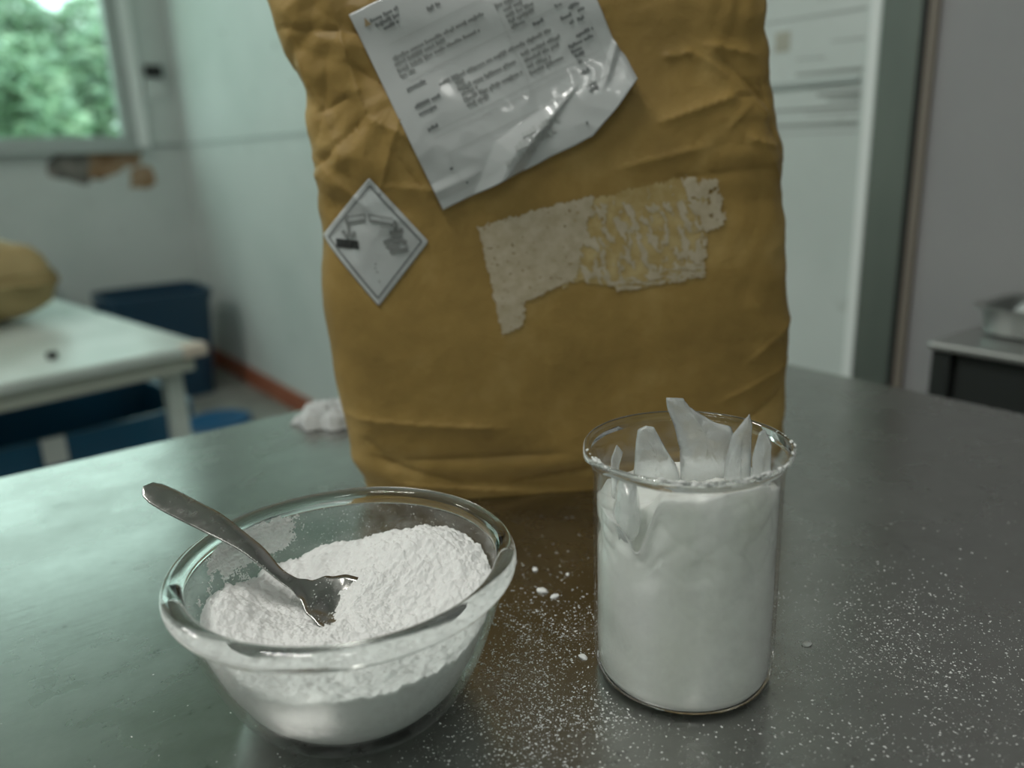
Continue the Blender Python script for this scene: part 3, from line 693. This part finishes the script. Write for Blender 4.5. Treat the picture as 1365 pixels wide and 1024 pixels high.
# white crust stuck along the rim
rnd = random.Random(3); bm = bmesh.new()
for k in range(110):
    a = rnd.choice([rnd.gauss(R(-60), R(18)), rnd.gauss(R(-15), R(16)), rnd.gauss(R(-100), R(10)), rnd.gauss(R(200), R(6))]); r = .0480+rnd.uniform(-.0004, .0012); s = rnd.uniform(.0003, .0009)
    M4 = Matrix.Translation((r*math.cos(a), r*math.sin(a), .1222+rnd.uniform(-.0008, .0008))) @ Matrix.Rotation(a, 4, 'Z') @ Matrix.Diagonal((s*.9, s*rnd.uniform(1.5, 3.6), s*.8, 1))
    bmesh.ops.create_icosphere(bm, subdivisions=1, radius=1, matrix=M4)
cr = from_bm('rim_crust', bm, crumb_m, bk, True); cr['label'] = 'white crust stuck on the beaker rim'; cr['kind'] = 'stuff'
# slurry: milky below, rougher on top
def polar_fill(name, hf, rr, z0f, m, loc, smooth=True, NR=60, NA=160):
    V = [(0, 0, hf(0, 0))]; F = []
    for i in range(1, NR+1):
        for k in range(NA):
            a = 2*PI*k/NA; r = rr*i/NR; V.append((r*math.cos(a), r*math.sin(a), hf(r*math.cos(a), r*math.sin(a))))
    for k in range(NA): F.append((0, 1+k, 1+(k+1) % NA))
    for i in range(NR-1):
        for k in range(NA): a = 1+i*NA; F.append((a+k, a+NA+k, a+NA+(k+1) % NA, a+(k+1) % NA))
    prev = 1+(NR-1)*NA; base = prev
    for q in range(1, 61):
        s_ = len(V)
        for k in range(NA):
            x, y, zt = V[base+k]; zb = z0f(x, y); t = q/60; z = zt+(zb-zt)*t
            rr2 = rr-(max(0, .0085-z)/.0085)**2*.006
            a = 2*PI*k/NA; g_ = Vector((math.cos(a)*2.2, math.sin(a)*2.2, z*55))
            rr2 -= .0045*sstep(.055, .075, z)*max(0, noise.noise(g_)+.08)+.0012*sstep(.06, .08, z)*max(0, 1-abs(noise.noise(g_*1.7+Vector((4, 4, 4))))*6)
            V.append((rr2*math.cos(a), rr2*math.sin(a), z))
        for k in range(NA): F.append((prev+k, s_+k, s_+(k+1) % NA, prev+(k+1) % NA))
        prev = s_
    F.append(tuple(prev+k for k in range(NA)))
    o = mesh(name, V, F, m, None, smooth, loc); o.rotation_euler = (0, 0, BRZ); return o
def gel_top(x, y):
    h = .093+.006*sstep(-.02, .030, x)+.017*sstep(.0, -.034, y)*sstep(-.034, -.018, x)*(1-.35*sstep(.012, .034, x))
    h -= .020*math.exp(-((x+.027)**2/.0055**2+(y+.026)**2/.014**2))
    h += .003*nz(x*70, y*70, 3)+.0012*(1-abs(nz(x*120, y*120, 8))*2)
    return h
gl = polar_fill('frozen_slurry', gel_top, .0430, lambda x, y: .0034, slurry_m, BEAK, NR=70, NA=200)
tag(gl, 'milky white frozen slurry filling the glass beaker almost to the lip', 'slurry', kind='stuff')
def shard(outline, yd, th, tilt, seed, label):
    """jagged icy splinter: smooth outline (x,z) at depth yd, lens-shaped thickness, broken surface"""
    pts = outline; n = len(pts); cx = sum(p[0] for p in pts)/n; cz = sum(p[1] for p in pts)/n
    dense = []
    for i in range(n):
        a, b = pts[i], pts[(i+1) % n]
        for k in range(6): dense.append((a[0]+(b[0]-a[0])*k/6+.0005*nz(i+k*.3, seed), a[1]+(b[1]-a[1])*k/6+.0005*nz(seed, i+k*.3)))
    m2 = len(dense); V = []; F = []; rings = 7
    spine = lambda z: (min(p[0] for p in dense if abs(p[1]-z) < .009)+max(p[0] for p in dense if abs(p[1]-z) < .009))/2
    zt = max(p[1] for p in pts); zb = min(p[1] for p in pts)
    def add(side):
        base = len(V)
        for r in range(rings):
            q = r/(rings-1)*.93
            for x, z in dense:
                zz = z+(cz-z)*q*.75; xs = x+(spine(max(zb+.001, min(zt-.001, zz)))-x)*q
                t = th*(.25+.75*min(1, (zt-zz)/.03))*math.sqrt(1-(1-q)**2)*side+.0012*nz(x*130, zz*130, seed+side)*(q > 0)
                X, Y = xs, yd+t+tilt*(zz-.09)
                rad = math.hypot(X, Y); lim = .0412 if zz < .118 else .0440
                if rad > lim: X *= lim/rad; Y *= lim/rad
                V.append((X, Y, zz))
        for r in range(rings-1):
            for k in range(m2):
                f = (base+r*m2+k, base+r*m2+(k+1) % m2, base+(r+1)*m2+(k+1) % m2, base+(r+1)*m2+k); F.append(f if side < 0 else f[::-1])
        V.append((sum(V[base+(rings-1)*m2+k][0] for k in range(m2))/m2, sum(V[base+(rings-1)*m2+k][1] for k in range(m2))/m2, sum(V[base+(rings-1)*m2+k][2] for k in range(m2))/m2)); c = len(V)-1
        for k in range(m2):
            f = (base+(rings-1)*m2+k, base+(rings-1)*m2+(k+1) % m2, c); F.append(f if side < 0 else f[::-1])
    add(-1); add(1)
    bm = bmesh.new(); me = bpy.data.meshes.new('t'); me.from_pydata(V, [], F); bm.from_mesh(me); bpy.data.meshes.remove(me)
    bmesh.ops.remove_doubles(bm, verts=bm.verts[:], dist=.00008)
    bmesh.ops.smooth_vert(bm, verts=bm.verts[:], factor=.5, use_axis_x=True, use_axis_y=True, use_axis_z=True)
    o = from_bm('ice_shard', bm, gel_m, None, True); o.location = BEAK; o.rotation_euler = (0, 0, BRZ)
    tag(o, label, 'ice', 'icy shards standing in the beaker'); return o
shard([(-.0075, .1406), (.0017, .1398), (.0044, .1351), (.0108, .1305), (.0184, .1259), (.0264, .1236), (.0303, .1107), (.0318, .0835), (.0009, .0835), (.0001, .112), (-.0032, .1248), (-.0067, .134)], .018, .0075, 0, 1, 'tallest translucent ice shard, blunt tip sticking out above the beaker rim')
shard([(-.0207, .1233), (-.0166, .1255), (-.0121, .1245), (-.0075, .1155), (.0007, .101), (.0052, .0837), (-.0239, .0849), (-.0229, .0999), (-.0218, .1141)], .020, .0065, 0, 2, 'broad rounded ice shard leaning against the back of the beaker')
shard([(-.0325, .1206), (-.0292, .1162), (-.031, .1123), (-.0314, .1013), (-.0288, .0809), (-.0352, .0812), (-.0355, .1133)], .008, .0020, 0, 3, 'thin needle of ice with a pointed diamond tip inside the beaker')
shard([(.0298, .1316), (.0319, .1338), (.0333, .128), (.0335, .1144), (.0344, .0882), (.0201, .0888), (.0202, .1071), (.0233, .1226)], .008, .0050, 0, 4, 'ice shard with a thin upright point beside the tallest shard')
shard([(.0341, .1269), (.0369, .1287), (.0406, .1209), (.0411, .1015), (.0411, .0917), (.0319, .0922), (.0312, .1137)], .0, .0045, 0, 5, 'short ice shard pressed against the beaker wall beside the pointed one')
def lump(cx, cy, cz, rx, ry, rz, seed, label):
    bm = bmesh.new(); bmesh.ops.create_icosphere(bm, subdivisions=4, radius=1)
    for v_ in bm.verts:
        q = 1+.22*noise.noise(v_.co*1.6+Vector((seed, 0, 0)))+.06*noise.noise(v_.co*6+Vector((seed, 0, 0)))
        x, y, z = cx+v_.co.x*rx*q, cy+v_.co.y*ry*q, cz+v_.co.z*rz*q
        r = math.hypot(x, y)
        if r > .0424: x *= .0424/r; y *= .0424/r
        v_.co = (x, y, z)
    o = from_bm('ice_lump', bm, gel_m, None, True); o.location = BEAK; o.rotation_euler = (0, 0, BRZ); tag(o, label, 'ice', 'icy lumps in the beaker')
lump(-.031, -.016, .096, .006, .012, .017, 9, 'flat upright piece of ice against the side of the beaker')

# ------------------------------------------------------------------ powder on the table
def tpos(rnd):
    while True:
        q = rnd.random()
        if q < .50: s, d = rnd.gauss(.008, .028), rnd.gauss(.335, .055)          # between bowl and beaker
        elif q < .80: s, d = rnd.gauss(.185, .050), rnd.gauss(.350, .050)
        elif q < .90: s, d = rnd.uniform(-.20, .40), rnd.uniform(.20, .55)
        else: s, d = rnd.gauss(.02, .06), rnd.gauss(.27, .03)
        p = rh*s+fh*d
        if d < .2 or p.x > .80 or noise.noise(Vector((s*26, d*26, 4)))*.6+.3*noise.noise(Vector((s*70, d*70, 2))) < -.55+.75*rnd.random(): continue
        if (p-Vector((BEAK.x, BEAK.y, 0))).length < .0455 or (p-Vector((BOWL.x, BOWL.y, 0))).length < .050: continue
        rel = p-Vector((B0.x, B0.y, 0))
        if rel.dot(BN) > -.004 and -.19 < rel.dot(BS) < .18: continue
        return Vector((p.x, p.y, TZ)), Vector((0, 0, 1))
o = specks('spilled_powder', 16000, tpos, lambda r: .00012+.00055*r.random()**4, None, crumb_m, 12); tag(o, 'fine white powder grains scattered over the steel table', 'powder')
def crumb(x, y, r, seed, label):
    bm = bmesh.new(); bmesh.ops.create_icosphere(bm, subdivisions=3, radius=1)
    for v_ in bm.verts:
        q = 1+.35*noise.noise(v_.co*1.5+Vector((seed*3.3, 0, 0)))+.15*noise.noise(v_.co*4+Vector((seed, 5, 0)))
        v_.co = Vector((v_.co.x*r*1.15*q, v_.co.y*r*.8*q, max(0, (v_.co.z+.25)*r*.45*q)))
    o = from_bm('powder_crumb', bm, crumb_m, None, True); o.location = (x, y, TZ); o.rotation_euler = (0, 0, seed); tag(o, label, 'crumb', 'powder crumbs on the table')
for i, (x, y, r, lb) in enumerate([(.281, .368, .0022, 'oval white crumb close beside the bowl on the table'), (.268, .345, .0031, 'largest flattened white crumb between bowl and beaker'), (.270, .335, .0024, 'ragged white crumb next to the largest crumb'), (.293, .350, .0015, 'small white crumb behind the beaker'), (.243, .279, .0022, 'round white crumb lying just off the foot of the beaker'), (.342, .211, .0024, 'flat white flake on the open side of the beaker')]): crumb(x, y, r, i+1, lb)

# ------------------------------------------------------------------ crumpled tissue behind the sack
bm = bmesh.new(); bmesh.ops.create_grid(bm, x_segments=60, y_segments=40, size=1)
for v_ in bm.verts:
    x, y = v_.co.x, v_.co.y; p = Vector((x*1.6, y*1.6, 1))
    e_ = max(abs(x), abs(y)); k = 1-e_**3
    h = .003+.010*k*(.6+.7*noise.noise(p*1.1))+.009*(1-2*abs(noise.noise(p*2.3)))*(.3+k)+.005*noise.noise(p*6)
    ed = 1+.45*noise.noise(Vector((x*2.6, y*2.6, 8)))
    v_.co = (x*.050*ed, y*.030*ed, max(.0006, h*sstep(1.05, .75, e_)))
o = from_bm('crumpled_tissue', bm, tissue_m, None, True); o.location = (.325, .735, TZ); o.rotation_euler = (0, 0, R(-30))
so = o.modifiers.new('thickness', 'SOLIDIFY'); so.thickness = .0005; so.offset = 1
tag(o, 'crumpled white tissue on the table behind the brown sack', 'tissue')

# ------------------------------------------------------------------ white table and things around it
WT = empty('white_table', (.55, 2.06, 0), R(9)); tag(WT, 'white painted table with chipped corner standing behind the steel table', 'table')
box('tabletop', -1.5, 0, 0, 1.32, .695, .72, wtab_m, WT, .004); box('apron', -1.47, -.03, .012, .035, .655, .694, wtab_edge, WT, .003)
box('apron', -.05, -.028, .036, 1.29, .655, .694, wtab_edge, WT, .003)
for x, y in ((-.075, .06), (-1.42, .06), (-.075, 1.25), (-1.42, 1.25)): box('leg', x-.021, x+.021, y-.021, y+.021, 0, .654, wtab_m, WT, .003)
o = box('chipped_corner', -.06, .004, -.004, .05, .690, .7215, chip_m, WT, .006); o['label'] = 'bare chipped corner of the table top'
kn = lathe('bottle_cap', [(.012, 0), (.0125, .002), (.0125, .014), (.011, .016), (.006, .0165)], 24, cab_dark, None); kn.location = (.221, 2.171, .7205); tag(kn, 'small dark bottle cap lying on the white table', 'cap')
# second sack lying on the white table
bm = bmesh.new(); bmesh.ops.create_cube(bm, size=2); bmesh.ops.subdivide_edges(bm, edges=bm.edges[:], cuts=28, use_grid_fill=True)
for v_ in bm.verts:
    c = v_.co.copy(); u = c.normalized(); q = (abs(c.x)**6+abs(c.y)**6)**(1/6)
    edge = max(abs(c.x), abs(c.y)); hgt = (1-edge**4)**.5 if edge < 1 else 0
    z = .125+c.z*(.02+.108*hgt)
    p = Vector((c.x*2, c.y*2, c.z)); z += .012*(1-2*abs(noise.noise(p*1.4)))+.006*noise.noise(p*4)
    v_.co = (c.x*.33+.01*noise.noise(p*2), c.y*.24+.01*noise.noise(p*2+Vector((5, 5, 5))), max(0, z))
ls = empty('lying_sack', (-.05, 2.86, .7205), R(14)); tag(ls, 'brown paper sack lying on the white table', 'sack')
from_bm('sack_body', bm, kraft_far, ls, True)
box('sewn_seam', .315, .355, -.20, .20, .108, .132, kraft_far, ls, .006)
# bins
def bin_(name, x, y, rz, wx, wy, h, taper, m, label, cat='bin', lid=None):
    t = empty(name, (x, y, 0), rz); tag(t, label, cat)
    V = []; F = []
    rings = [(taper, 0), (taper, .004), (1, h-.04), (1.04, h-.04), (1.04, h), (.97, h), (.96, h-.03), (taper-.04, .02)]
    K = 32
    for s, z in rings:
        for k in range(K):
            a = 2*PI*k/K; ca, sa = math.cos(a), math.sin(a)
            V.append((wx/2*s*math.copysign(abs(ca)**.35, ca), wy/2*s*math.copysign(abs(sa)**.35, sa), z))
    for i in range(len(rings)-1):
        for k in range(K): F.append((i*K+k, i*K+(k+1) % K, (i+1)*K+(k+1) % K, (i+1)*K+k))
    F.append(tuple(range(K-1, -1, -1))); F.append(tuple((len(rings)-1)*K+k for k in range(K)))
    mesh('bin_body', V, F, m, t, False)
    for s in (-1, 1): box('handle', s*wx/2*1.04-.012, s*wx/2*1.04+.012, -.06, .06, h-.075, h-.045, m, t, .006)
    return t
bin_('storage_bin', .935, 4.36, 0, .50, .42, .545, .86, blue_m, 'dark blue plastic bin in the corner behind the white table')
tub = bin_('storage_tub', .20, 2.47, R(6), .68, .48, .51, .84, blue2_m, 'wide blue plastic tub standing under the white table', 'tub')
box('paper_tag', -.065, -.01, -.262, -.2505, .445, .515, white_trim, tub, .002)['label'] = 'white paper tag on the tub rim'
o = lathe('bin_lid', [(.006, .018), (.05, .018), (.13, .016), (.138, .020), (.15, .018), (.152, .0), (.146, .0)], 40, blue3_m, None); o.location = (.98, 3.66, 0); tag(o, 'round blue plastic lid lying on the concrete floor', 'lid')
o = lathe('plastic_drum', smooth_profile([(.012, 0), (.16, 0), (.175, .02), (.178, .2), (.182, .22), (.178, .24), (.178, .5), (.182, .52), (.178, .54), (.175, .70), (.15, .745), (.08, .75), (.012, .75)], 3), 40, teal_m, None); o.location = (.34, 4.52, 0)
tag(o, 'dark teal plastic drum standing by the wall below the window', 'drum')

# ------------------------------------------------------------------ steel cabinet at the right
cb = empty('steel_cabinet', (1.06, .5, 0)); tag(cb, 'low steel cabinet with a black front panel against the right wall', 'cabinet')
box('carcass', .010, .235, -1.0, 0, .06, .886, cab_dark, cb, .003)
box('worktop', -.012, .24, -1.01, .006, .887, .898, cab_top, cb, .004)
box('corner_post', -.004, .0098, -.022, .003, .06, .886, cab_dark, cb, .002)
box('front_panel', .002, .0098, -.50, -.028, .09, .882, cab_dark, cb, .002); box('front_panel', .002, .0098, -.98, -.51, .09, .882, cab_dark, cb, .002)
for y in (-.96, -.04):
    for x in (.03, .21): box('foot', x-.02, x+.02, y-.02, y+.02, 0, .06, black_m, cb, .003)
tr = empty('steel_tray', (1.19, .385, .8985)); tag(tr, 'shallow steel tray on top of the low cabinet', 'tray')
V = []; F = []; K = 32
rings = [(.85, 0), (.93, .004), (.97, .035), (1.06, .037), (1.06, .040), (.95, .038), (.91, .006), (.84, .003)]
for s, z in rings:
    for k in range(K):
        a = 2*PI*k/K; ca, sa = math.cos(a), math.sin(a); V.append((.075*s*math.copysign(abs(ca)**.4, ca), .105*s*math.copysign(abs(sa)**.4, sa), z))
for i in range(len(rings)-1):
    for k in range(K): F.append((i*K+k, i*K+(k+1) % K, (i+1)*K+(k+1) % K, (i+1)*K+k))
F.append(tuple(range(K-1, -1, -1))); F.append(tuple((len(rings)-1)*K+k for k in range(K)))
mesh('tray_body', V, F, cab_top, tr)
bm = bmesh.new(); bmesh.ops.create_icosphere(bm, subdivisions=4, radius=1)
for v_ in bm.verts:
    c = v_.co; q = 1+.25*(1-2*abs(noise.noise(c*2.2)))+.1*noise.noise(c*6); v_.co = (c.x*.042*q, c.y*.062*q, max(0, .02+c.z*.026*q))
o = from_bm('crumpled_bag', bm, tissue_m, None, True); o.location = (1.19, .385, .903); tag(o, 'crumpled pale plastic bag lying in the steel tray', 'bag')
